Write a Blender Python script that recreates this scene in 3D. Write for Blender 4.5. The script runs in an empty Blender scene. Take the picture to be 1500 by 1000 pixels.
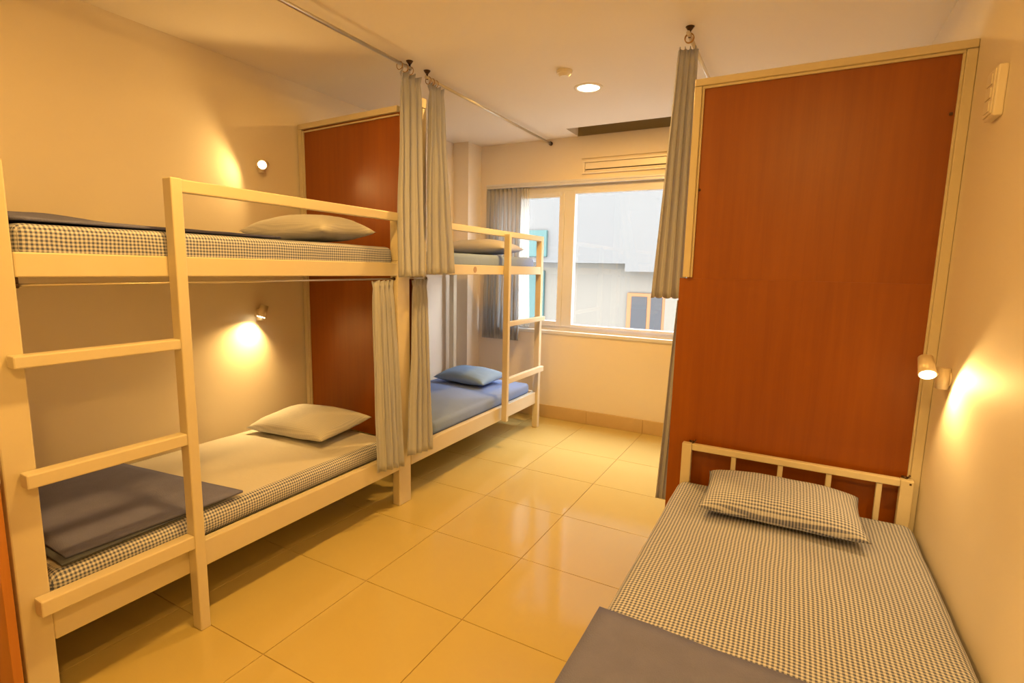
import bpy, bmesh, math, random
from mathutils import Vector, Matrix, noise
random.seed(7)
S = bpy.context.scene
COL = S.collection
# ------------------------------------------------------------------ camera
F_PX, YAW, PITCH, ROLL, CAM_H = 759.38, 0.495, 0.1398, 0.0206, 1.627
fw = Vector((-math.sin(YAW)*math.cos(PITCH), math.cos(YAW)*math.cos(PITCH), -math.sin(PITCH)))
rt0 = Vector((math.cos(YAW), math.sin(YAW), 0)); up0 = rt0.cross(fw)
rt = rt0*math.cos(ROLL) + up0*math.sin(ROLL); up = up0*math.cos(ROLL) - rt0*math.sin(ROLL)
cam = bpy.data.cameras.new('camera'); cam.sensor_width = 36; cam.lens = F_PX/1500*36; cam.clip_start = .02
camo = bpy.data.objects.new('camera', cam); COL.objects.link(camo)
camo.matrix_world = Matrix(((rt.x, up.x, -fw.x, 0), (rt.y, up.y, -fw.y, 0), (rt.z, up.z, -fw.z, CAM_H), (0, 0, 0, 1)))
S.camera = camo
# ------------------------------------------------------------------ world, exposure
W = bpy.data.worlds.new('world'); S.world = W; W.use_nodes = True
bg = W.node_tree.nodes['Background']; bg.inputs[0].default_value = (.93, .97, 1, 1); bg.inputs[1].default_value = 13.5
S.view_settings.view_transform = 'Standard'; S.view_settings.look = 'None'
S.view_settings.exposure = 0.28; S.view_settings.gamma = 1; S.view_settings.use_curve_mapping = False
pl = bpy.data.lights.new('window_portal', 'AREA'); pl.shape = 'RECTANGLE'; pl.size = 2.66; pl.size_y = 1.52; pl.cycles.is_portal = True
plo = bpy.data.objects.new('window_portal', pl); COL.objects.link(plo); plo.location = (-1.77, 5.34, 1.745); plo.rotation_euler = (math.radians(-90), 0, 0)
WARM = (1, .53, .115)
DOWN_W, SPOT_W = 33, 20.0

# ------------------------------------------------------------------ materials
MATS = {}
def nt(name):
    m = bpy.data.materials.new(name); m.use_nodes = True
    t = m.node_tree; b = t.nodes['Principled BSDF']; MATS[name] = m
    return m, t, b
def N(t, kind, **kw):
    n = t.nodes.new(kind)
    for k, v in kw.items(): setattr(n, k, v)
    return n
def simple(name, col, rough=.5, metal=0, noise_amt=.05, scale=6, bump=0, bscale=60, spec=.5, coat=0):
    m, t, b = nt(name)
    b.inputs['Roughness'].default_value = rough; b.inputs['Metallic'].default_value = metal
    b.inputs['Specular IOR Level'].default_value = spec; b.inputs['Coat Weight'].default_value = coat
    tc = N(t, 'ShaderNodeTexCoord'); nz = N(t, 'ShaderNodeTexNoise'); nz.inputs['Scale'].default_value = scale; nz.inputs['Detail'].default_value = 3
    t.links.new(tc.outputs['Object'], nz.inputs['Vector'])
    rp = N(t, 'ShaderNodeMix', data_type='RGBA')
    rp.inputs[6].default_value = (*[c*(1-noise_amt) for c in col], 1); rp.inputs[7].default_value = (*[min(1, c*(1+noise_amt)) for c in col], 1)
    t.links.new(nz.outputs['Fac'], rp.inputs[0]); t.links.new(rp.outputs[2], b.inputs['Base Color'])
    if bump:
        n2 = N(t, 'ShaderNodeTexNoise'); n2.inputs['Scale'].default_value = bscale; n2.inputs['Detail'].default_value = 4
        t.links.new(tc.outputs['Object'], n2.inputs['Vector'])
        bp = N(t, 'ShaderNodeBump'); bp.inputs['Strength'].default_value = bump; bp.inputs['Distance'].default_value = .01
        t.links.new(n2.outputs['Fac'], bp.inputs['Height']); t.links.new(bp.outputs[0], b.inputs['Normal'])
    return m
def emit(name, col, s):
    m, t, b = nt(name); b.inputs['Base Color'].default_value = (*col, 1)
    b.inputs['Emission Color'].default_value = (*col, 1); b.inputs['Emission Strength'].default_value = s
    return m
simple('wall_paint', (.84, .77, .66), .6, noise_amt=.015, scale=1.5, bump=.03, bscale=90)
simple('ceiling_paint', (.90, .85, .78), .7, noise_amt=.015, scale=1.5)
simple('white_enamel', (.67, .605, .465), .38, noise_amt=.03, scale=9, bump=.02, bscale=25)
simple('tile_glaze', (.55, .44, .168), .11, noise_amt=.04, scale=2.2, spec=.55)
simple('skirting_tile', (.60, .44, .22), .25, noise_amt=.08, scale=9)
simple('grout', (.40, .27, .12), .8)
simple('pvc', (.74, .75, .78), .3, noise_amt=.02)
simple('plastic', (.86, .80, .70), .35, noise_amt=.02)
simple('plastic_dark', (.10, .085, .06), .5)
simple('steel_rod', (.70, .66, .58), .28, metal=.85)
simple('brass', (.45, .27, .10), .3, metal=.9)
simple('dark_brass', (.09, .05, .03), .4, metal=.7)
simple('lamp_metal', (.86, .76, .60), .35, metal=.2)
simple('recess_shade', (.34, .28, .16), .7)  # dark olive tone carries the shade inside the ceiling slot
simple('blanket', (.17, .185, .36), .95, noise_amt=.12, scale=14, bump=.35, bscale=220, spec=.15)
simple('blanket_edge', (.12, .14, .21), .95, noise_amt=.1, bump=.2, bscale=200, spec=.15)
simple('plain_blue', (.24, .34, .64), .9, noise_amt=.06, scale=5, bump=.15, bscale=30, spec=.2)
simple('plain_blue_pillow', (.24, .37, .60), .9, noise_amt=.06, scale=5, bump=.15, bscale=25, spec=.2)
simple('grey_linen', (.52, .52, .56), .9, noise_amt=.06, scale=5, bump=.15, bscale=25, spec=.2)
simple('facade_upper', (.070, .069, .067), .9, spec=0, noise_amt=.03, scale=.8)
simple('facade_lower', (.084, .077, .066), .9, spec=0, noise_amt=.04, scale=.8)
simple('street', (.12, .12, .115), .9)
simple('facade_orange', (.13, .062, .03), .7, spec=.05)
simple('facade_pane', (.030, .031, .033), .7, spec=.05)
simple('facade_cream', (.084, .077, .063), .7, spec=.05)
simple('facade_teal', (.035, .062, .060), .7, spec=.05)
simple('emblem', (.40, .28, .18), .5, noise_amt=.4, scale=180)
emit('lamp_glow', (1, .83, .50), 12)
emit('downlight_glow', (1, .88, .62), 9)

def wood(name, dark, light):
    m, t, b = nt(name); b.inputs['Roughness'].default_value = .37; b.inputs['Specular IOR Level'].default_value = .5
    tc = N(t, 'ShaderNodeTexCoord'); mp = N(t, 'ShaderNodeMapping'); mp.inputs['Scale'].default_value = (38, 38, 1.6)
    t.links.new(tc.outputs['Object'], mp.inputs[0])
    n1 = N(t, 'ShaderNodeTexNoise'); n1.inputs['Scale'].default_value = 1.; n1.inputs['Detail'].default_value = 6; n1.inputs['Distortion'].default_value = .6
    t.links.new(mp.outputs[0], n1.inputs['Vector'])
    mp2 = N(t, 'ShaderNodeMapping'); mp2.inputs['Scale'].default_value = (5, 5, .7); t.links.new(tc.outputs['Object'], mp2.inputs[0])
    n2 = N(t, 'ShaderNodeTexNoise'); n2.inputs['Scale'].default_value = 1; n2.inputs['Detail'].default_value = 3; t.links.new(mp2.outputs[0], n2.inputs['Vector'])
    ad = N(t, 'ShaderNodeMath', operation='MULTIPLY_ADD'); ad.inputs[1].default_value = .5; t.links.new(n1.outputs['Fac'], ad.inputs[0])
    h = N(t, 'ShaderNodeMath', operation='MULTIPLY'); h.inputs[1].default_value = .5; t.links.new(n2.outputs['Fac'], h.inputs[0]); t.links.new(h.outputs[0], ad.inputs[2])
    cr = N(t, 'ShaderNodeValToRGB'); cr.color_ramp.elements[0].position = .3; cr.color_ramp.elements[1].position = .72
    cr.color_ramp.elements[0].color = (*dark, 1); cr.color_ramp.elements[1].color = (*light, 1)
    t.links.new(ad.outputs[0], cr.inputs[0]); t.links.new(cr.outputs[0], b.inputs['Base Color'])
    return m
wood('plywood', (.235, .056, .001), (.32, .088, .002))
wood('plywood_side', (.42, .16, .03), (.56, .24, .06))

def gingham(name, pitch, white, blue, z_sides=True, warp=.004, top=None):
    m, t, b = nt(name); b.inputs['Roughness'].default_value = .92; b.inputs['Specular IOR Level'].default_value = .15
    tc = N(t, 'ShaderNodeTexCoord')
    nz = N(t, 'ShaderNodeTexNoise'); nz.inputs['Scale'].default_value = 7; t.links.new(tc.outputs['Object'], nz.inputs['Vector'])
    sb = N(t, 'ShaderNodeVectorMath', operation='SUBTRACT'); sb.inputs[1].default_value = (.5, .5, .5); t.links.new(nz.outputs['Color'], sb.inputs[0])
    sc = N(t, 'ShaderNodeVectorMath', operation='SCALE'); sc.inputs['Scale'].default_value = warp*2; t.links.new(sb.outputs[0], sc.inputs[0])
    ad = N(t, 'ShaderNodeVectorMath', operation='ADD'); t.links.new(tc.outputs['Object'], ad.inputs[0]); t.links.new(sc.outputs[0], ad.inputs[1])
    sp = N(t, 'ShaderNodeSeparateXYZ'); t.links.new(ad.outputs[0], sp.inputs[0])
    def stripe(src):
        d = N(t, 'ShaderNodeMath', operation='MULTIPLY'); d.inputs[1].default_value = 2*math.pi/pitch; t.links.new(src, d.inputs[0])
        s = N(t, 'ShaderNodeMath', operation='SINE'); t.links.new(d.outputs[0], s.inputs[0])
        k = N(t, 'ShaderNodeMath', operation='MULTIPLY_ADD', use_clamp=True); k.inputs[1].default_value = 1.6; k.inputs[2].default_value = .5; t.links.new(s.outputs[0], k.inputs[0])
        return k.outputs[0]
    sx, sy = stripe(sp.outputs['X']), stripe(sp.outputs['Y'])
    if z_sides:
        sz = stripe(sp.outputs['Z'])
        ns = N(t, 'ShaderNodeSeparateXYZ'); t.links.new(tc.outputs['Normal'], ns.inputs[0])
        def isbig(o):
            a = N(t, 'ShaderNodeMath', operation='ABSOLUTE'); t.links.new(o, a.inputs[0])
            g = N(t, 'ShaderNodeMath', operation='GREATER_THAN'); g.inputs[1].default_value = .72; t.links.new(a.outputs[0], g.inputs[0]); return g.outputs[0]
        def pick(fac, a, bb):
            mx = N(t, 'ShaderNodeMix'); t.links.new(fac, mx.inputs[0]); t.links.new(a, mx.inputs[2]); t.links.new(bb, mx.inputs[3]); return mx.outputs[0]
        sx = pick(isbig(ns.outputs['X']), sx, sz); sy = pick(isbig(ns.outputs['Y']), sy, sz)
    s = N(t, 'ShaderNodeMath', operation='ADD'); t.links.new(sx, s.inputs[0]); t.links.new(sy, s.inputs[1])
    h = N(t, 'ShaderNodeMath', operation='MULTIPLY'); h.inputs[1].default_value = .5; t.links.new(s.outputs[0], h.inputs[0])
    mx = N(t, 'ShaderNodeMix', data_type='RGBA'); mx.inputs[6].default_value = (*white, 1); mx.inputs[7].default_value = (*blue, 1)
    t.links.new(h.outputs[0], mx.inputs[0]); colour = mx.outputs[2]
    if top:   # plain cloth on the upper face, checked border down the sides
        m2 = N(t, 'ShaderNodeMix', data_type='RGBA'); g = N(t, 'ShaderNodeMath', operation='GREATER_THAN'); g.inputs[1].default_value = .975
        t.links.new(ns.outputs['Z'], g.inputs[0]); t.links.new(g.outputs[0], m2.inputs[0]); t.links.new(colour, m2.inputs[6]); m2.inputs[7].default_value = (*top, 1)
        colour = m2.outputs[2]
    t.links.new(colour, b.inputs['Base Color'])
    n2 = N(t, 'ShaderNodeTexNoise'); n2.inputs['Scale'].default_value = 11; n2.inputs['Detail'].default_value = 4; t.links.new(tc.outputs['Object'], n2.inputs['Vector'])
    bp = N(t, 'ShaderNodeBump'); bp.inputs['Strength'].default_value = .35; bp.inputs['Distance'].default_value = .012
    t.links.new(n2.outputs['Fac'], bp.inputs['Height']); t.links.new(bp.outputs[0], b.inputs['Normal'])
    return m
gingham('gingham', .0135, (.62, .64, .75), (.09, .11, .23))
gingham('gingham_pillow', .0125, (.64, .67, .80), (.11, .13, .26), z_sides=False)
gingham('gingham_fine', .009, (.66, .66, .68), (.50, .51, .56), z_sides=False)
gingham('gingham_washed_top', .0135, (.70, .70, .74), (.10, .12, .23), top=(.60, .59, .60))

def cloth(name, col, stripe_col, transl=.25, sheer=0):
    m, t, b = nt(name); b.inputs['Roughness'].default_value = .95; b.inputs['Specular IOR Level'].default_value = .1
    tc = N(t, 'ShaderNodeTexCoord'); uv = N(t, 'ShaderNodeSeparateXYZ'); t.links.new(tc.outputs['UV'], uv.inputs[0])
    d = N(t, 'ShaderNodeMath', operation='MULTIPLY'); d.inputs[1].default_value = 120; t.links.new(uv.outputs['X'], d.inputs[0])
    s = N(t, 'ShaderNodeMath', operation='SINE'); t.links.new(d.outputs[0], s.inputs[0])
    k = N(t, 'ShaderNodeMath', operation='MULTIPLY_ADD', use_clamp=True); k.inputs[1].default_value = .5; k.inputs[2].default_value = .5; t.links.new(s.outputs[0], k.inputs[0])
    mx = N(t, 'ShaderNodeMix', data_type='RGBA'); mx.inputs[6].default_value = (*col, 1); mx.inputs[7].default_value = (*stripe_col, 1)
    t.links.new(k.outputs[0], mx.inputs[0]); t.links.new(mx.outputs[2], b.inputs['Base Color'])
    out = t.nodes['Material Output']
    tr = N(t, 'ShaderNodeBsdfTranslucent'); t.links.new(mx.outputs[2], tr.inputs[0])
    ms = N(t, 'ShaderNodeMixShader'); ms.inputs[0].default_value = transl
    t.links.new(b.outputs[0], ms.inputs[1]); t.links.new(tr.outputs[0], ms.inputs[2]); last = ms
    if sheer:
        tp = N(t, 'ShaderNodeBsdfTransparent'); m2 = N(t, 'ShaderNodeMixShader'); m2.inputs[0].default_value = sheer
        t.links.new(ms.outputs[0], m2.inputs[1]); t.links.new(tp.outputs[0], m2.inputs[2]); last = m2
    t.links.new(last.outputs[0], out.inputs[0])
    return m
cloth('curtain_cloth', (.64, .67, .80), (.56, .59, .71), .2)
cloth('window_curtain_cloth', (.72, .72, .72), (.62, .62, .62), .5)
cloth('sheer_cloth', (.9, .88, .8), (.86, .84, .76), .5, .45)
def glass(name):
    m, t, b = nt(name); out = t.nodes['Material Output']
    tp = N(t, 'ShaderNodeBsdfTransparent'); gl = N(t, 'ShaderNodeBsdfGlossy'); gl.inputs['Roughness'].default_value = .02
    ms = N(t, 'ShaderNodeMixShader'); ms.inputs[0].default_value = .04; t.links.new(tp.outputs[0], ms.inputs[1]); t.links.new(gl.outputs[0], ms.inputs[2])
    t.links.new(ms.outputs[0], out.inputs[0]); return m
glass('window_glass')

# ------------------------------------------------------------------ helpers
def mesh_obj(name, bm, mat, parent=None, smooth=False, loc=None):
    me = bpy.data.meshes.new(name); bm.to_mesh(me); bm.free()
    if isinstance(mat, str): mat = MATS[mat]
    me.materials.append(mat)
    if smooth:
        for p in me.polygons: p.use_smooth = True
    o = bpy.data.objects.new(name, me); COL.objects.link(o)
    if parent is not None: o.parent = parent
    if loc is not None: o.location = loc
    return o
def tag(o, label, cat, group=None, kind=None):
    if label: o['label'] = label
    if cat: o['category'] = cat
    if group: o['group'] = group
    if kind: o['kind'] = kind
    return o
def thing(name, label, cat, loc=(0, 0, 0), rotz=0, group=None):
    o = bpy.data.objects.new(name, None); COL.objects.link(o); o.empty_display_size = .1
    o.location = loc; o.rotation_euler = (0, 0, rotz)
    return tag(o, label, cat, group)
def add_box(bm, lo, hi, bev=0, seg=2):
    r = bmesh.ops.create_cube(bm, size=1)
    vs = r['verts']
    for v in vs: v.co = Vector([lo[i] + (v.co[i] + .5)*(hi[i]-lo[i]) for i in range(3)])
    if bev:
        es = list({e for v in vs for e in v.link_edges})
        bmesh.ops.bevel(bm, geom=es, offset=bev, segments=seg, affect='EDGES', profile=.5)
    return bm
def box(name, lo, hi, mat, parent=None, bev=.004, seg=2):
    """one box mesh, given in world coordinates (parents here sit unrotated unless stated)"""
    bm = bmesh.new(); c = [(a+b)/2 for a, b in zip(lo, hi)]
    add_box(bm, [a-b for a, b in zip(lo, c)], [a-b for a, b in zip(hi, c)], bev, seg)
    o = mesh_obj(name, bm, mat, parent)
    o.location = Vector(c) - (parent.location if parent is not None and parent.rotation_euler.z == 0 and parent.parent is None else
                              (parent.location + parent.parent.location if parent is not None and parent.parent is not None else Vector()))
    return o
def add_tube(bm, a, b, r, seg=12, r2=None):
    a, b = Vector(a), Vector(b); d = b-a
    m = Matrix.Translation((a+b)/2) @ d.to_track_quat('Z', 'Y').to_matrix().to_4x4()
    bmesh.ops.create_cone(bm, cap_ends=True, segments=seg, radius1=r, radius2=r if r2 is None else r2, depth=d.length, matrix=m)
def tube(name, a, b, r, mat, parent=None, seg=14, r2=None):
    bm = bmesh.new(); c = (Vector(a)+Vector(b))/2
    add_tube(bm, Vector(a)-c, Vector(b)-c, r, seg, r2)
    o = mesh_obj(name, bm, mat, parent, smooth=False)
    for p in o.data.polygons: p.use_smooth = len(p.vertices) == 4
    o.location = c - (parent.location if parent is not None else Vector())
    return o

# ------------------------------------------------------------------ room shell
XL, XR, YB, YN, ZC = -3.39, .578, 5.11, -1.45, 2.96
TX, TY, TS = -1.8351, 1.252, .6
def struct(name, bm, mat):
    o = mesh_obj(name, bm, mat); o['kind'] = 'structure'; return o
bm = bmesh.new(); add_box(bm, (XL-.15, YN-.15, -.12), (XR+.15, YB+.2, -.004))
floor = struct('floor', bm, 'grout')
tile_cache = {}
i0 = math.floor((XL-TX)/TS); j0 = math.floor((YN-TY)/TS)
GAP = .0016
for i in range(i0, i0+9):
    for j in range(j0, j0+13):
        x0, x1 = max(XL, TX+i*TS+GAP), min(XR, TX+(i+1)*TS-GAP); y0, y1 = max(YN, TY+j*TS+GAP), min(YB, TY+(j+1)*TS-GAP)
        if x1-x0 < .01 or y1-y0 < .01: continue
        key = (round(x1-x0, 3), round(y1-y0, 3))
        if key not in tile_cache:
            bm = bmesh.new(); add_box(bm, (-(x1-x0)/2, -(y1-y0)/2, -.006), ((x1-x0)/2, (y1-y0)/2, 0), .0012, 1)
            me = bpy.data.meshes.new('floor_tile'); bm.to_mesh(me); bm.free(); me.materials.append(MATS['tile_glaze']); tile_cache[key] = me
        o = bpy.data.objects.new('floor_tile', tile_cache[key]); COL.objects.link(o); o.parent = floor
        o.location = ((x0+x1)/2, (y0+y1)/2, 0)
# ceiling with the slot opening beside the window wall
SX0, SX1, SY0 = -2.05, -.45, 4.80
bm = bmesh.new()
add_box(bm, (XL-.15, YN-.15, ZC), (XR+.15, SY0, ZC+.12))
add_box(bm, (XL-.15, SY0, ZC), (SX0, YB+.2, ZC+.12)); add_box(bm, (SX1, SY0, ZC), (XR+.15, YB+.2, ZC+.12))
struct('ceiling', bm, 'ceiling_paint')
bm = bmesh.new()
add_box(bm, (SX0-.02, SY0-.02, ZC+.28), (SX1+.02, YB+.2, ZC+.3)); add_box(bm, (SX0-.02, SY0-.02, ZC+.12), (SX0, YB+.2, ZC+.3))
add_box(bm, (SX1, SY0-.02, ZC+.12), (SX1+.02, YB+.2, ZC+.3)); add_box(bm, (SX0-.02, SY0-.02, ZC+.12), (SX1+.02, SY0, ZC+.3))
add_box(bm, (SX0, YB, ZC+.0), (SX1, YB+.2, ZC+.3))
o = struct('trim_1', bm, 'recess_shade'); o['label'] = 'air slot recessed into the ceiling above the window, its shade painted in'
bm = bmesh.new(); add_box(bm, (XL-.15, YN-.15, -.12), (XL, YB+.2, ZC+.1)); struct('wall_left', bm, 'wall_paint')
bm = bmesh.new(); add_box(bm, (XR, YN-.15, -.12), (XR+.15, YB+.2, ZC+.1)); struct('wall_right', bm, 'wall_paint')
bm = bmesh.new(); add_box(bm, (XL, YN-.15, -.12), (XR, YN, ZC+.1)); struct('wall_entrance', bm, 'wall_paint')
# corner column on the left wall
bm = bmesh.new(); add_box(bm, (XL-.01, 4.85, -.01), (-3.195, YB+.01, ZC+.01)); struct('wall_column', bm, 'wall_paint')
# window wall, opening cut out
WX0, WX1, WZ0, WZ1 = -3.12, -.42, .965, 2.525
bm = bmesh.new()
add_box(bm, (XL, YB, -.12), (WX0, YB+.2, ZC+.1)); add_box(bm, (WX1, YB, -.12), (XR, YB+.2, ZC+.1))
add_box(bm, (WX0, YB, -.12), (WX1, YB+.2, WZ0)); add_box(bm, (WX0, YB, WZ1), (WX1, YB+.2, ZC))
struct('wall_window', bm, 'wall_paint')
# skirting tiles along the window wall
bm = bmesh.new(); add_box(bm, (-3.195, YB-.004, 0), (XR, YB, .14)); sk = struct('baseboard_window', bm, 'grout')
x = TX - 3*TS
while x < XR:
    a, b = max(-3.195, x+.001), min(XR, x+TS-.001)
    if b-a > .02: box('skirting_tile', (a, YB-.014, .001), (b, YB-.002, .142), 'skirting_tile', sk, .002, 1)
    x += TS
# ---- window
win = thing('window_1', 'wide white-framed window with a narrow sash and a large pane', None); win['kind'] = 'structure'
wy0, wy1 = YB+.07, YB+.13
MX0, MX1 = -2.215, -2.085
box('frame_jamb', (WX0, wy0, WZ0), (WX0+.06, wy1, WZ1), 'pvc', win); box('frame_jamb', (WX1-.06, wy0, WZ0), (WX1, wy1, WZ1), 'pvc', win)
box('frame_head', (WX0+.06, wy0, WZ1-.09), (WX1-.06, wy1, WZ1), 'pvc', win); box('frame_bottom', (WX0+.06, wy0, WZ0), (WX1-.06, wy1, WZ0+.05), 'pvc', win)
box('mullion', (MX0+.02, wy0-.01, WZ0+.05), (MX1-.02, wy1, WZ1-.09), 'pvc', win)
def sash(x0, x1, z0, z1, w):
    s = box('sash', (x0, wy0-.02, z0), (x0+w, wy1-.01, z1), 'pvc', win)
    box('sash_stile', (x1-w, wy0-.02, z0), (x1, wy1-.01, z1), 'pvc', win)
    box('sash_rail', (x0+w, wy0-.02, z0), (x1-w, wy1-.01, z0+w), 'pvc', win); box('sash_rail', (x0+w, wy0-.02, z1-w), (x1-w, wy1-.01, z1), 'pvc', win)
    box('pane', (x0+w, wy0+.01, z0+w), (x1-w, wy0+.016, z1-w), 'window_glass', win, 0)
sash(WX0+.06, MX0+.02, WZ0+.05, WZ1-.09, .055)
sash(MX1-.02, WX1-.06, WZ0+.05, WZ1-.09, .03)
box('sill', (WX0-.0, YB-.012, WZ0-.03), (WX1, wy0, WZ0+.006), 'pvc', win)
box('curtain_track', (WX0, YB+.004, WZ1-.028), (WX1, YB+.05, WZ1-.002), 'pvc', win, .003)
box('curtain_track_lip', (WX0, YB-.01, WZ1-.004), (WX1, YB+.01, WZ1+.016), 'pvc', win, .003)

# ------------------------------------------------------------------ facade across the gap
GZ = -6.5
bm = bmesh.new(); add_box(bm, (-45, YB+.2, GZ-.2), (40, 60, GZ)); struct('ground', bm, 'street')
bld = thing('building', 'white rendered building seen through the window', 'building', (-4, 15, GZ))
ZU = 1.83
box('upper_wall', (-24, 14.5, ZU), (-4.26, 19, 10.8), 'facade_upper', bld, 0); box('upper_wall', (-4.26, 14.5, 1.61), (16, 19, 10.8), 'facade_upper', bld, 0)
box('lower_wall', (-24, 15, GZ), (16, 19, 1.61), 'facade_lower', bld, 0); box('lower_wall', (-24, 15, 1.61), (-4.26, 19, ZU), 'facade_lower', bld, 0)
fwn = box('window', (-4.27, 14.9, -.75), (-2.35, 15.05, 1.0), 'facade_orange', bld, .02)
for a, b, mt in ((-4.13, -3.68, 'facade_pane'), (-3.57, -3.25, 'facade_pane'), (-3.17, -2.5, 'facade_cream')):
    box('pane', (a, 14.88, -.6), (b, 14.92, .9), mt, fwn, .006)
box('shutter', (-8.2, 14.4, 2.0), (-6.67, 14.52, 2.79), 'facade_teal', bld, .02)
box('shutter', (-8.3, 14.9, -.6), (-6.95, 15.02, 1.58), 'facade_teal', bld, .02)

# ------------------------------------------------------------------ partitions
def partition_left():
    L = math.hypot(1.0, .055); ang = math.atan2(-.055, 1.0)
    p = thing('partition', 'brown plywood partition with white frame between the two bunk beds', 'partition', (-3.375, 2.81, 0), ang)
    L = 1.012
    def b(n, lo, hi, m, bev=.003):
        bm = bmesh.new(); c = [(a+q)/2 for a, q in zip(lo, hi)]
        add_box(bm, [a-q for a, q in zip(lo, c)], [a-q for a, q in zip(hi, c)], bev)
        return mesh_obj(n, bm, m, p, loc=c)
    b('board', (.03, .012, .385), (L, .03, 1.60), 'plywood'); b('board', (.03, .012, 1.603), (L, .03, 2.635), 'plywood')
    b('frame_stile', (0, -.012, .05), (.038, .034, 2.62), 'white_enamel'); b('frame_head', (0, -.012, 2.622), (L, .034, 2.66), 'white_enamel')
    b('frame_bead', (.038, -.002, .06), (.048, .012, 2.61), 'white_enamel'); b('frame_bead', (.048, -.002, 2.6), (L, .012, 2.61), 'white_enamel')
    b('back_board', (.03, .15, .385), (L-.02, .165, 2.70), 'plywood')
    b('far_stile', (L-.02, .166, .385), (L+.062, .205, 2.68), 'white_enamel'); b('stile_cap', (L-.022, .158, 2.682), (L+.064, .207, 2.745), 'white_enamel')
    return p
partition_left()
def partition_right():
    p = thing('partition', 'tall brown plywood partition with white frame behind the single bed', 'partition', (.0, 2.92, 0))
    x0, x1, y0, zt = -.530, .562, 2.888, 2.592
    box('board', (-.548, y0+.012, .05), (x1-.012, y0+.032, 1.595), 'plywood', p, 0)
    box('board', (x0+.02, y0+.012, 1.5952), (x1-.012, y0+.032, zt-.02), 'plywood', p, 0)
    box('frame_stile', (x0, y0-.012, 1.60), (x0+.036, y0+.036, zt-.036), 'white_enamel', p)
    box('frame_stile', (x1-.022, y0-.012, .05), (XR-.001, y0+.036, zt-.036), 'white_enamel', p)
    box('frame_head', (x0, y0-.012, zt-.034), (XR-.001, y0+.036, zt), 'white_enamel', p)
    box('frame_bead', (x0+.036, y0, 1.60), (x0+.047, y0+.012, zt-.046), 'white_enamel', p, .002)
    box('frame_bead', (x1-.032, y0, .05), (x1-.022, y0+.012, zt-.046), 'white_enamel', p, .002)
    box('frame_bead', (x0+.036, y0, zt-.046), (x1-.022, y0+.012, zt-.034), 'white_enamel', p, .002)
    for (x, z) in ((x1-.045, 2.31), (x0+.052, 2.05)):
        box('screw', (x-.006, y0+.006, z-.006), (x+.006, y0+.014, z+.006), 'dark_brass', p, .002)
partition_right()
def partition_end():
    p = thing('partition', 'low orange-brown wooden end board at the foot of the near bunk bed', 'partition', (-2.7, .59, 0))
    box('board', (-3.37, .575, .04), (-2.262, .60, .92), 'plywood_side', p, .002)
    box('board', (-2.258, .575, .14), (-2.14, .60, .92), 'plywood_side', p, .002)
    box('cap_rail', (-3.37, .572, .922), (-2.14, .603, 1.0), 'white_enamel', p)
    for x in (-3.33, -2.2): box('foot', (x-.03, .575, 0), (x+.03, .60, .04 if x < -3 else .14), 'white_enamel', p, .002)
partition_end()

# ------------------------------------------------------------------ bunk beds
PX0, PX1 = -2.31, -2.25        # front post depth
def bunk_near():
    b = thing('bunk_bed', 'white bunk bed holding gingham mattresses, its ladder beside the wooden end board', 'bunk bed', (-2.8, 1.7, 0))
    B = lambda n, lo, hi, bev=.005: box(n, lo, hi, 'white_enamel', b, bev)
    B('post', (PX0, .64, 0), (PX1, .728, 1.94)); B('post', (PX0, 2.60, 0), (PX1, 2.72, 1.66)); B('post', (PX0, 2.60, 1.66), (PX1, 2.66, 1.955))
    B('upper_side_rail', (-2.295, .728, 1.565), (-2.25, 2.60, 1.648)); B('lower_side_rail', (-2.295, .728, .258), (-2.25, 2.60, .38))
    B('upper_wall_rail', (-3.385, .64, 1.565), (-3.345, 2.72, 1.648)); B('lower_wall_rail', (-3.385, .64, .258), (-3.345, 2.72, .38))
    for z0, z1 in ((1.565, 1.648), (.258, .38)):
        B('end_rail', (-3.345, .65, z0), (PX0, .70, z1)); B('end_rail', (-3.345, 2.63, z0), (PX0, 2.68, z1))
    box('bed_base', (-3.345, .70, 1.60), (-2.295, 2.63, 1.62), 'white_enamel', b); box('bed_base', (-3.345, .70, .34), (-2.295, 2.63, .36), 'white_enamel', b)
    B('ladder_post', (-2.25, 1.205, 0), (-2.19, 1.25, 1.957))
    for z0, z1 in ((1.27, 1.312), (.86, .91), (.392, .452)): B('ladder_rung', (-2.247, .68, z0), (-2.192, 1.205, z1))
    B('guard_rail', (-2.249, 1.25, 1.905), (-2.212, 2.60, 1.957))
    box('bolt', (-2.3, .728, 1.545), (-2.27, .742, 1.565), 'dark_brass', b, .002)
bunk_near()
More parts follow.
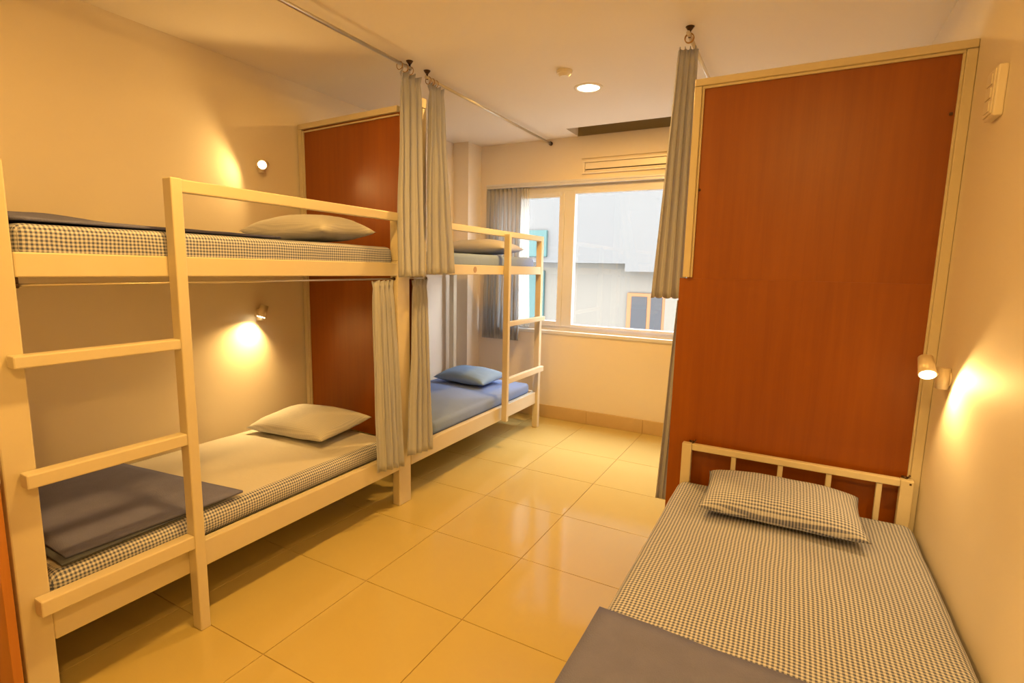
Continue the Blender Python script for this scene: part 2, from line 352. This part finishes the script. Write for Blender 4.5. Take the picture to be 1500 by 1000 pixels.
def bunk_far():
    b = thing('bunk_bed', 'white bunk bed with plain blue-grey mattresses beside the window', 'bunk bed', (-2.8, 3.8, 0))
    B = lambda n, lo, hi, bev=.005: box(n, lo, hi, 'white_enamel', b, bev)
    ye = 4.70
    B('post', (-2.285, ye-.0, 0), (-2.225, ye+.05, 1.945))
    B('post', (-3.32, ye-.02, 0), (-3.26, ye+.04, 1.75))
    B('lower_side_rail', (-2.295, 2.724, .255), (-2.25, ye, .378)); B('upper_side_rail', (-2.275, 2.98, 1.572), (-2.228, ye, 1.648))
    B('lower_wall_rail', (-3.385, 2.99, .255), (-3.345, ye-.03, .378)); B('upper_wall_rail', (-3.385, 2.99, 1.572), (-3.345, ye-.03, 1.648))
    for z0, z1 in ((1.572, 1.648), (.255, .378)):
        B('end_rail', (-3.26, ye, z0), (-2.285, ye+.045, z1)); B('end_rail', (-3.345, 2.99, z0), (-2.295, 3.03, z1))
    box('bed_base', (-3.345, 3.03, 1.60), (-2.277, ye, 1.62), 'white_enamel', b); box('bed_base', (-3.345, 3.03, .34), (-2.297, ye, .36), 'white_enamel', b)
    B('guard_rail', (-2.272, 2.98, 1.898), (-2.226, ye, 1.945))
    B('ladder_post', (-2.226, 3.945, .262), (-2.172, 3.985, 1.92))
    for z0, z1 in ((1.118, 1.16), (.60, .652)): B('ladder_rung', (-2.224, 3.985, z0), (-2.18, ye+.03, z1))
    bd = tube('emblem', (-2.229, 3.49, 1.612), (-2.2265, 3.49, 1.612), .024, 'emblem', b, 20)
    bd['label'] = 'small round brown emblem'
bunk_far()
# single bed on the right
def single_bed():
    b = thing('single_bed', 'low white bed with barred headboard against the tall partition', 'bed', (.05, 1.9, 0))
    B = lambda n, lo, hi, bev=.004: box(n, lo, hi, 'white_enamel', b, bev)
    y0, y1 = 2.825, 2.865
    B('headboard_post', (-.465, y0, 0), (-.415, y1, .712)); B('headboard_post', (.498, y0, 0), (.548, y1, .712))
    B('headboard_rail', (-.415, y0+.004, .678), (.498, y1-.004, .712))
    for x in (-.205, .012, .221, .422): B('headboard_bar', (x-.012, y0+.01, .36), (x+.012, y1-.01, .678))
    B('headboard_rail', (-.415, y0+.004, .325), (.498, y1-.004, .36))
    B('side_rail', (-.465, .86, .24), (-.425, y0, .32)); B('side_rail', (.508, .86, .24), (.548, y0, .32))
    B('end_rail', (-.425, .86, .24), (.508, .90, .32)); B('leg', (-.465, .82, 0), (-.415, .86, .34)); B('leg', (.498, .82, 0), (.548, .86, .34))
    box('bed_base', (-.425, .90, .30), (.508, y0, .32), 'white_enamel', b)
    for x in (-.43, .505):
        k = tube('hook', (x, y1+.0, .716), (x+.02, y1-.01, .716), .007, 'dark_brass', b, 8)
        tube('hook', (x+.018, y1-.008, .712), (x+.03, y1-.008, .73), .004, 'dark_brass', b, 8)
    box('screw', (.53, y0-.003, .694), (.538, y0+.001, .702), 'dark_brass', b, .001)
single_bed()

# ------------------------------------------------------------------ bedding
def mattress(name, lo, hi, mat, label, r=.035, crown=.012, seed=0):
    c = Vector([(a+b)/2 for a, b in zip(lo, hi)]); hx, hy, hz = [(b-a)/2 for a, b in zip(lo, hi)]
    bm = bmesh.new(); add_box(bm, (-hx, -hy, -hz), (hx, hy, hz), r, 5)
    # cut the faces so the top can crown and the sides wrinkle a little
    for axis, n, h in ((0, 14, hx), (1, 26, hy)):
        for k in range(1, n):
            co = [0, 0, 0]; co[axis] = -h + 2*h*k/n; no = [0, 0, 0]; no[axis] = 1
            bmesh.ops.bisect_plane(bm, geom=bm.verts[:]+bm.edges[:]+bm.faces[:], plane_co=co, plane_no=no)
    for v in bm.verts:
        p = v.co.copy(); s = noise.noise(Vector((p.x*4+seed, p.y*4, p.z*6)))
        if p.z > 0: v.co.z += crown*(1-(p.x/hx)**2)*(1-(p.y/hy)**4) + .004*s
        v.co.x += .004*noise.noise(Vector((p.y*7+seed, p.z*9, 3)))*(abs(p.x) > hx*.8)
    o = mesh_obj(name, bm, mat, smooth=True); o.location = c
    return tag(o, label, 'mattress')
mattress('mattress', (-3.28, .74, .362), (-2.298, 2.60, .478), 'gingham_washed_top', 'gingham mattress on the lower near bunk, its top painted plain as if overexposed', r=.05, seed=1)
mattress('mattress', (-3.28, .74, 1.622), (-2.26, 2.575, 1.745), 'gingham', 'gingham-sheeted mattress on the upper near bunk', seed=2)
mattress('mattress', (-3.24, 3.04, .362), (-2.3, 4.66, .470), 'plain_blue', 'plain blue mattress on the lower bunk beside the window', seed=3)
mattress('mattress', (-3.24, 3.04, 1.622), (-2.28, 4.66, 1.735), 'plain_blue', 'plain pale blue mattress on the upper bunk beside the window', seed=4)
mattress('mattress', (-.472, .87, .322), (.562, 2.82, .515), 'gingham', 'gingham-sheeted mattress on the single bed', r=.05, crown=.016, seed=5)

def pillow(lx, ly, h, mat, label, loc, rot, seed=0, flange=0, flat=.0):
    n = 26; bm = bmesh.new(); rows = {}
    def pos(u, v, side):
        # outline pinched between the corners
        px = lx/2*u*(1-.055*(1-v*v)); py = ly/2*v*(1-.075*(1-u*u))
        a, b = 1-abs(u)**2.6, 1-abs(v)**2.6
        hh = h*(max(0, a)*max(0, b))**.48
        w = .006*noise.noise(Vector((u*2.3+seed, v*2.3, side*3.)))+.003*noise.noise(Vector((u*6+seed, v*6, side*3.)))
        z = hh*(.62 if side > 0 else -.38) + w*max(0, a*b)**.3
        return Vector((px, py, z))
    for side in (1, -1):
        for i in range(n+1):
            for j in range(n+1):
                u, v = -1+2*i/n, -1+2*j/n
                u, v = math.sin(u*math.pi/2)*.35+u*.65, math.sin(v*math.pi/2)*.35+v*.65
                if side < 0 and (i in (0, n) or j in (0, n)): rows[(side, i, j)] = rows[(1, i, j)]
                else: rows[(side, i, j)] = bm.verts.new(pos(u, v, side))
        for i in range(n):
            for j in range(n):
                q = [rows[(side, i, j)], rows[(side, i+1, j)], rows[(side, i+1, j+1)], rows[(side, i, j+1)]]
                bm.faces.new(q if side > 0 else q[::-1])
    o = mesh_obj('pillow', bm, mat, smooth=True); o.location = loc; o.rotation_euler = rot
    return tag(o, label, 'pillow')
R = math.radians
pillow(.66, .43, .135, 'gingham_pillow', 'blue and white gingham pillow below the barred headboard', (.02, 2.585, .586), (R(3), 0, R(1)), 1)
pillow(.70, .46, .15, 'gingham_fine', 'grey fine-checked pillow on the lower near bunk', (-2.84, 2.37, .555), (R(5), R(-2), R(2)), 2)
pillow(.70, .46, .17, 'gingham_fine', 'grey fine-checked pillow on the upper near bunk', (-2.74, 2.33, 1.83), (R(2), 0, R(3)), 3)
pillow(.62, .42, .14, 'plain_blue_pillow', 'plain sky-blue pillow on the lower bunk beside the window', (-2.80, 4.32, .545), (R(4), 0, R(-4)), 4)
pillow(.74, .42, .15, 'grey_linen', 'plain grey pillow on the upper bunk beside the window', (-2.74, 4.40, 1.81), (0, 0, 0), 5)

def blanket_sheet(name, corners, z0, th, mat, parent, n=(20, 14), wav=.006, seed=0, zf=None):
    """corners a,b,c,d (x,y) in order; a soft slab th thick lying at z0"""
    bm = bmesh.new(); a, b, c, d = [Vector((*p, 0)) for p in corners]; V = {}
    for s in (0, 1):
        for i in range(n[0]+1):
            for j in range(n[1]+1):
                u, v = i/n[0], j/n[1]; p = a.lerp(b, u).lerp(d.lerp(c, u), v)
                z = z0 + (zf(p.x, p.y) if zf else 0) + (th if s else 0) + (wav*(noise.noise(Vector((p.x*5+seed, p.y*5, 0)))+.6) if s else 0)
                e = min(u, 1-u, v, 1-v)
                if s and e == 0: z -= th*.25
                V[s, i, j] = bm.verts.new((p.x, p.y, z))
    for i in range(n[0]):
        for j in range(n[1]):
            bm.faces.new([V[1, i, j], V[1, i+1, j], V[1, i+1, j+1], V[1, i, j+1]]); bm.faces.new([V[0, i, j], V[0, i, j+1], V[0, i+1, j+1], V[0, i+1, j]])
    for i in range(n[0]):
        for j, f in ((0, 0), (n[1], 1)):
            q = [V[0, i, j], V[0, i+1, j], V[1, i+1, j], V[1, i, j]]; bm.faces.new(q[::-1] if f else q)
    for j in range(n[1]):
        for i, f in ((0, 1), (n[0], 0)):
            q = [V[0, i, j], V[0, i, j+1], V[1, i, j+1], V[1, i, j]]; bm.faces.new(q if f == 0 else q[::-1])
    bmesh.ops.recalc_face_normals(bm, faces=bm.faces[:])
    return mesh_obj(name, bm, mat, parent, smooth=True)
# folded blanket, lower near bunk
bl = thing('blanket', 'dark grey blanket folded flat on the lower near bunk', 'blanket', (0, 0, 0))
blanket_sheet('lower_fold', [(-3.20, .80), (-2.315, .79), (-2.33, 1.44), (-3.20, 1.40)], .493, .011, 'blanket_edge', bl, seed=1, wav=.002)
blanket_sheet('upper_fold', [(-3.22, .825), (-2.335, .81), (-2.305, 1.51), (-3.22, 1.39)], .507, .012, 'blanket', bl, seed=2, wav=.003)
# blanket lying rumpled along the upper near bunk
bl = thing('blanket', 'grey blanket spread rumpled over the upper near bunk', 'blanket', (0, 0, 0))
blanket_sheet('cover', [(-3.27, .755), (-2.33, .755), (-2.40, 1.86), (-3.27, 1.80)], 1.757, .010, 'blanket', bl, (26, 30), .008, 3,
              lambda x, y: .055*max(0, 1-abs(x+2.95)/.35)**.8*max(.12, min(1, (1.75-y)/.7)))
# blanket folded at the foot of the single bed
bl = thing('blanket', 'grey-brown blanket folded across the foot of the single bed', 'blanket', (0, 0, 0))
blanket_sheet('lower_fold', [(-.462, .90), (.50, .90), (.50, 1.445), (-.462, 1.47)], .5345, .006, 'blanket_edge', bl, seed=5, wav=.001)
blanket_sheet('upper_fold', [(-.468, .89), (.52, .89), (.52, 1.462), (-.468, 1.50)], .5415, .010, 'blanket', bl, seed=6, wav=.004)

# ------------------------------------------------------------------ curtains
def curtain(label, top0, top1, bot0, bot1, zt, zb, folds, amp_t, amp_b, mat='curtain_cloth', seed=0, rings=None, group=None, head=.06, cat='curtain', zb_slope=0, name='curtain'):
    """pleated cloth hanging between the line top0-top1 and the line bot0-bot1"""
    root = thing(name, label, cat, ((bot0[0]+bot1[0])/2, (bot0[1]+bot1[1])/2, zb), 0, group)
    O = Vector(root.location); ns, nr = folds*14, 26
    t0, t1, b0, b1 = [Vector((*p, 0)) for p in (top0, top1, bot0, bot1)]
    bm = bmesh.new(); uvl = bm.loops.layers.uv.new('uv'); V = []
    for r in range(nr+1):
        f = r/nr; row = []
        a, b = t0.lerp(b0, f), t1.lerp(b1, f); d = (b-a); ln = d.length; d.normalize(); nrm = Vector((d.y, -d.x, 0))
        for k in range(ns+1):
            s = k/ns
            ph = 2*math.pi*folds*s + .9*noise.noise(Vector((s*3+seed, f*1.5, 0))) + seed
            amp = (amp_t+(amp_b-amp_t)*min(1, f*1.6))*(1+.45*noise.noise(Vector((s*5+seed, f*1.2, 7))))
            if f < .1: amp *= 1.25 if f < .03 else (.55 if f < .07 else .85)   # stitched heading tape
            off = amp*(math.sin(ph)+.25*math.sin(2*ph+seed+f*2)) + .012*noise.noise(Vector((s*1.7+seed, f*2.5, 3)))
            along = s*ln + .35*amp*math.cos(ph)
            z = zt+(zb+zb_slope*s-zt)*f + (.006*math.sin(ph*1.0) if r == nr else 0)
            if r == 0: z += .005*math.sin(ph)
            row.append(bm.verts.new(a + d*along + nrm*off + Vector((0, 0, z)) - O))
        V.append(row)
    for r in range(nr):
        for k in range(ns):
            fc = bm.faces.new([V[r][k], V[r+1][k], V[r+1][k+1], V[r][k+1]])
            for lp, (kk, rr) in zip(fc.loops, ((k, r), (k, r+1), (k+1, r+1), (k+1, r))): lp[uvl].uv = (kk/ns*folds*.25, rr/nr)
    o = mesh_obj('cloth', bm, mat, root, smooth=True)
    if mat != 'sheer_cloth':
        md = o.modifiers.new('thickness', 'SOLIDIFY'); md.thickness = .003
    if rings:
        rz, rad, rx = rings
        for q in range(3):
            c = t0.lerp(t1, .2+.3*q); c = Vector((rx if rx is not None else c.x, c.y, rz))
            bm = bmesh.new(); T = 18; ring = []
            for k in range(T):
                al = 2*math.pi*k/T
                ring.append([bm.verts.new(Vector(((rad+.0025*math.cos(be))*math.cos(al), .0025*math.sin(be), (rad+.0025*math.cos(be))*math.sin(al)))) for be in [2*math.pi*w/6 for w in range(6)]])
            for k in range(T):
                for w in range(6): bm.faces.new([ring[k][w], ring[(k+1) % T][w], ring[(k+1) % T][(w+1) % 6], ring[k][(w+1) % 6]])
            mesh_obj('ring', bm, 'brass', root, smooth=True, loc=c-O)
    return root
RZ, RX = 2.915, -2.345
curtain('grey curtain hanging from the ceiling rod over the upper near bunk', (-2.31, 2.715), (-2.305, 2.895), (-2.13, 2.465), (-2.125, 2.69), 2.865, 1.565, 3, .022, .028, seed=1.0, rings=(RZ-.014, .024, RX))
curtain('grey curtain hanging from the ceiling rod over the upper bunk by the window', (-2.305, 3.02), (-2.305, 3.16), (-2.13, 2.765), (-2.125, 3.015), 2.865, 1.58, 3, .020, .026, seed=2.3, rings=(RZ-.014, .024, RX))
curtain('grey curtain gathered at the lower near bunk, beside the shared post', (-2.27, 2.405), (-2.27, 2.575), (-2.205, 2.355), (-2.20, 2.58), 1.535, .335, 4, .016, .022, seed=3.1, zb_slope=-.03)
curtain('grey curtain gathered at the lower bunk by the window, beside the shared post', (-2.235, 2.75), (-2.235, 2.885), (-2.185, 2.635), (-2.18, 2.875), 1.54, .36, 4, .013, .022, seed=4.4, zb_slope=-.02)
curtain('grey curtain hanging from the ceiling rod at the edge of the tall partition', (-.68, 3.13), (-.575, 3.15), (-.75, 3.12), (-.565, 3.15), 2.85, 1.475, 4, .010, .012, seed=5.2, rings=(RZ-.014, .024, -.625))
curtain('grey curtain behind the tall partition, hanging low near the floor', (-.60, 3.13), (-.50, 3.15), (-.655, 3.12), (-.52, 3.15), 1.46, .235, 4, .010, .012, seed=6.6)
curtain('grey curtain drawn aside at the window edge', (-3.105, 5.115), (-2.68, 5.115), (-3.105, 5.065), (-2.66, 5.055), 2.49, .835, 8, .014, .03, 'window_curtain_cloth', seed=7.7)
curtain('narrow cream sheer curtain beside the grey window curtain', (-2.72, 5.15), (-2.60, 5.15), (-2.70, 5.135), (-2.55, 5.135), 2.49, .99, 4, .008, .012, 'sheer_cloth', seed=8.8, name='sheer_curtain')

def rod(label, p0, p1, r, brackets, name='curtain_rod'):
    root = thing(name, label, 'curtain rod', ((p0[0]+p1[0])/2, (p0[1]+p1[1])/2, p0[2]))
    tube('rod', p0, p1, r, 'steel_rod', root, 16)
    for y in brackets:
        br = tube('bracket', (p0[0], y, p0[2]-.012), (p0[0], y, ZC-.018), .007, 'dark_brass', root, 10)
        tube('flange', (p0[0], y, ZC-.02), (p0[0], y, ZC-.0005), .010, 'dark_brass', root, 16, .024)
    return root
rod('steel ceiling curtain rod above the near bunk bed', (RX, .3, RZ), (RX, 2.865, RZ), .011, (2.85, .5))
r2 = rod('steel ceiling curtain rod above the bunk bed by the window', (RX, 3.02, RZ), (RX, YB-.012, RZ), .011, (3.035,))
tube('wall_flange', (RX, YB-.02, RZ), (RX, YB-.0005, RZ), .02, 'dark_brass', r2, 14)
r3 = rod('steel ceiling curtain rod beside the tall partition', (-.625, 3.10, RZ), (-.625, YB-.012, RZ), .011, (3.14,))
def bare_rod(label, p0, p1):
    root = thing('curtain_rod', label, 'curtain rod', ((p0[0]+p1[0])/2, (p0[1]+p1[1])/2, p0[2]))
    tube('rod', p0, p1, .0055, 'steel_rod', root, 10)
    for p, s in ((p0, 1), (p1, -1)): tube('end_socket', p, (p[0], p[1]+.012*s, p[2]), .010, 'dark_brass', root, 10)
bare_rod('thin curtain rod under the upper rail of the near bunk bed', (-2.275, .729, 1.538), (-2.275, 2.599, 1.545))
bare_rod('short curtain rod between the shared post and the partition', (-2.275, 2.722, 1.548), (-2.275, 2.93, 1.548))

# ------------------------------------------------------------------ lamps
def light(kind, name, parent, loc, energy, **kw):
    l = bpy.data.lights.new(name, kind); l.energy = energy; l.color = WARM if kind == 'AREA' else (1, .60, .19)
    for k, v in kw.items(): setattr(l, k, v)
    o = bpy.data.objects.new(name, l); COL.objects.link(o); o.parent = parent; o.location = Vector(loc)-parent.location
    return o
def downlight(x, y, label, power=1):
    t = thing('downlight', label, 'ceiling light', (x, y, ZC))
    bm = bmesh.new(); n = 40; rings = []
    for r, z in ((.080, -.001), (.083, -.009), (.104, -.006), (.108, -.0005)):
        rings.append([bm.verts.new((r*math.cos(2*math.pi*k/n), r*math.sin(2*math.pi*k/n), z)) for k in range(n)])
    for a, b in zip(rings, rings[1:]):
        for k in range(n): bm.faces.new([a[k], b[k], b[(k+1) % n], a[(k+1) % n]])
    mesh_obj('trim_ring', bm, 'plastic', t, smooth=True)
    bm = bmesh.new(); bmesh.ops.create_cone(bm, cap_ends=True, segments=n, radius1=.082, radius2=.082, depth=.003, matrix=Matrix.Translation((0, 0, -.0025)))
    mesh_obj('diffuser', bm, 'downlight_glow', t)
    l = light('AREA', 'downlight_lamp', t, (x, y, ZC-.012), DOWN_W*power, shape='DISK', size=.155)
downlight(-1.46, 3.81, 'round glowing recessed downlight in the ceiling before the window', 1.15)
downlight(-1.46, 1.25, 'round recessed downlight in the ceiling between near bunk and single bed')
downlight(.02, -.12, 'round recessed downlight in the ceiling above the foot of the single bed', .95)

def wall_lamp(label, base, wall_n, head, d, watts, cone=150):
    """base on the wall, wall_n the way the wall faces, head the centre of the can, d where the can points"""
    t = thing('wall_lamp', label, 'wall lamp', base)
    base, wall_n, head, d = Vector(base), Vector(wall_n), Vector(head), Vector(d).normalized()
    tube('base', base+Vector((0, 0, -.042)) + wall_n*.024, base+Vector((0, 0, .042)) + wall_n*.024, .023, 'lamp_metal', t, 20)
    tube('wall_plate', base+wall_n*.0005, base+wall_n*.006, .03, 'lamp_metal', t, 20)
    tube('arm', base+wall_n*.024, head, .005, 'lamp_metal', t, 10)
    L = .085; a, b = head-d*L/2, head+d*L/2
    can = tube('can', a, b, .026, 'lamp_metal', t, 24, .031)
    tube('bulb', b, b+d*.002, .0265, 'lamp_glow', t, 24)
    l = light('SPOT', 'wall_lamp_spot', t, b+d*.006, watts, spot_size=R(cone), spot_blend=.35 if cone > 150 else .9, shadow_soft_size=.018)
    l.rotation_euler = d.to_track_quat('-Z', 'Y').to_euler()
wall_lamp('lit spot lamp on the wall above the single bed', (XR, 2.63, 1.225), (-1, 0, 0), (.492, 2.60, 1.272), (.02, -.72, -.69), SPOT_W*.65, 176)
wall_lamp('lit spot lamp on the wall above the upper near bunk', (XL, 2.475, 2.30), (1, 0, 0), (-3.315, 2.455, 2.308), (.62, -.75, -.25), SPOT_W*.6, 177)
wall_lamp('spot lamp on the wall above the lower near bunk, tipped downward', (XL, 2.41, 1.262), (1, 0, 0), (-3.315, 2.395, 1.29), (-.04, -.36, -.93), SPOT_W*2.0, 124)

# ------------------------------------------------------------------ small fittings
t = thing('smoke_detector', 'small round white smoke detector on the ceiling', 'smoke detector', (-1.496, 3.44, ZC))
bm = bmesh.new(); add_tube(bm, (0, 0, -.022), (0, 0, -.0005), .052, 28, .055); mesh_obj('base', bm, 'plastic', t)
bm = bmesh.new(); add_tube(bm, (0, 0, -.038), (0, 0, -.022), .030, 28, .045); mesh_obj('sensor_cap', bm, 'plastic', t)
t = thing('air_grille', 'white rectangular air outlet grille on the wall above the window', 'air vent', (-1.2, YB, 2.65))
gx0, gx1, gz0, gz1 = -1.985, -.44, 2.585, 2.715
box('frame_top', (gx0, YB-.03, gz1-.022), (gx1, YB, gz1), 'plastic', t); box('frame_bottom', (gx0+.03, YB-.03, gz0), (gx1-.03, YB, gz0+.018), 'plastic', t)
box('frame_side', (gx0, YB-.03, gz0), (gx0+.03, YB, gz1-.022), 'plastic', t); box('frame_side', (gx1-.03, YB-.03, gz0), (gx1, YB, gz1-.022), 'plastic', t)
box('backing', (gx0+.03, YB-.006, gz0+.018), (gx1-.03, YB-.001, gz1-.022), 'plastic_dark', t, 0)
box('louvre', (gx0+.034, YB-.028, gz0+.042), (gx1-.034, YB-.016, gz1-.026), 'plastic', t); box('louvre', (gx0+.034, YB-.028, gz0+.019), (gx1-.034, YB-.016, gz0+.033), 'plastic', t)
o = box('air_conditioner_panel', (-2.0, YB-.016, 2.735), (-.44, YB, ZC-.004), 'wall_paint', None, .004)
tag(o, 'smooth cream access panel between the ceiling slot and the air grille', 'panel')
t = thing('socket_box', 'slim white plastic box high on the wall beside the tall partition', 'switch box', (XR, 2.50, 2.27))
box('housing', (XR-.028, 2.445, 2.185), (XR, 2.555, 2.355), 'plastic', t, .005)
box('faceplate', (XR-.033, 2.455, 2.195), (XR-.028, 2.545, 2.345), 'plastic', t, .002)
for k in range(3): box('switch', (XR-.037, 2.47, 2.205+.046*k), (XR-.033, 2.53, 2.24+.046*k), 'plastic', t, .002)
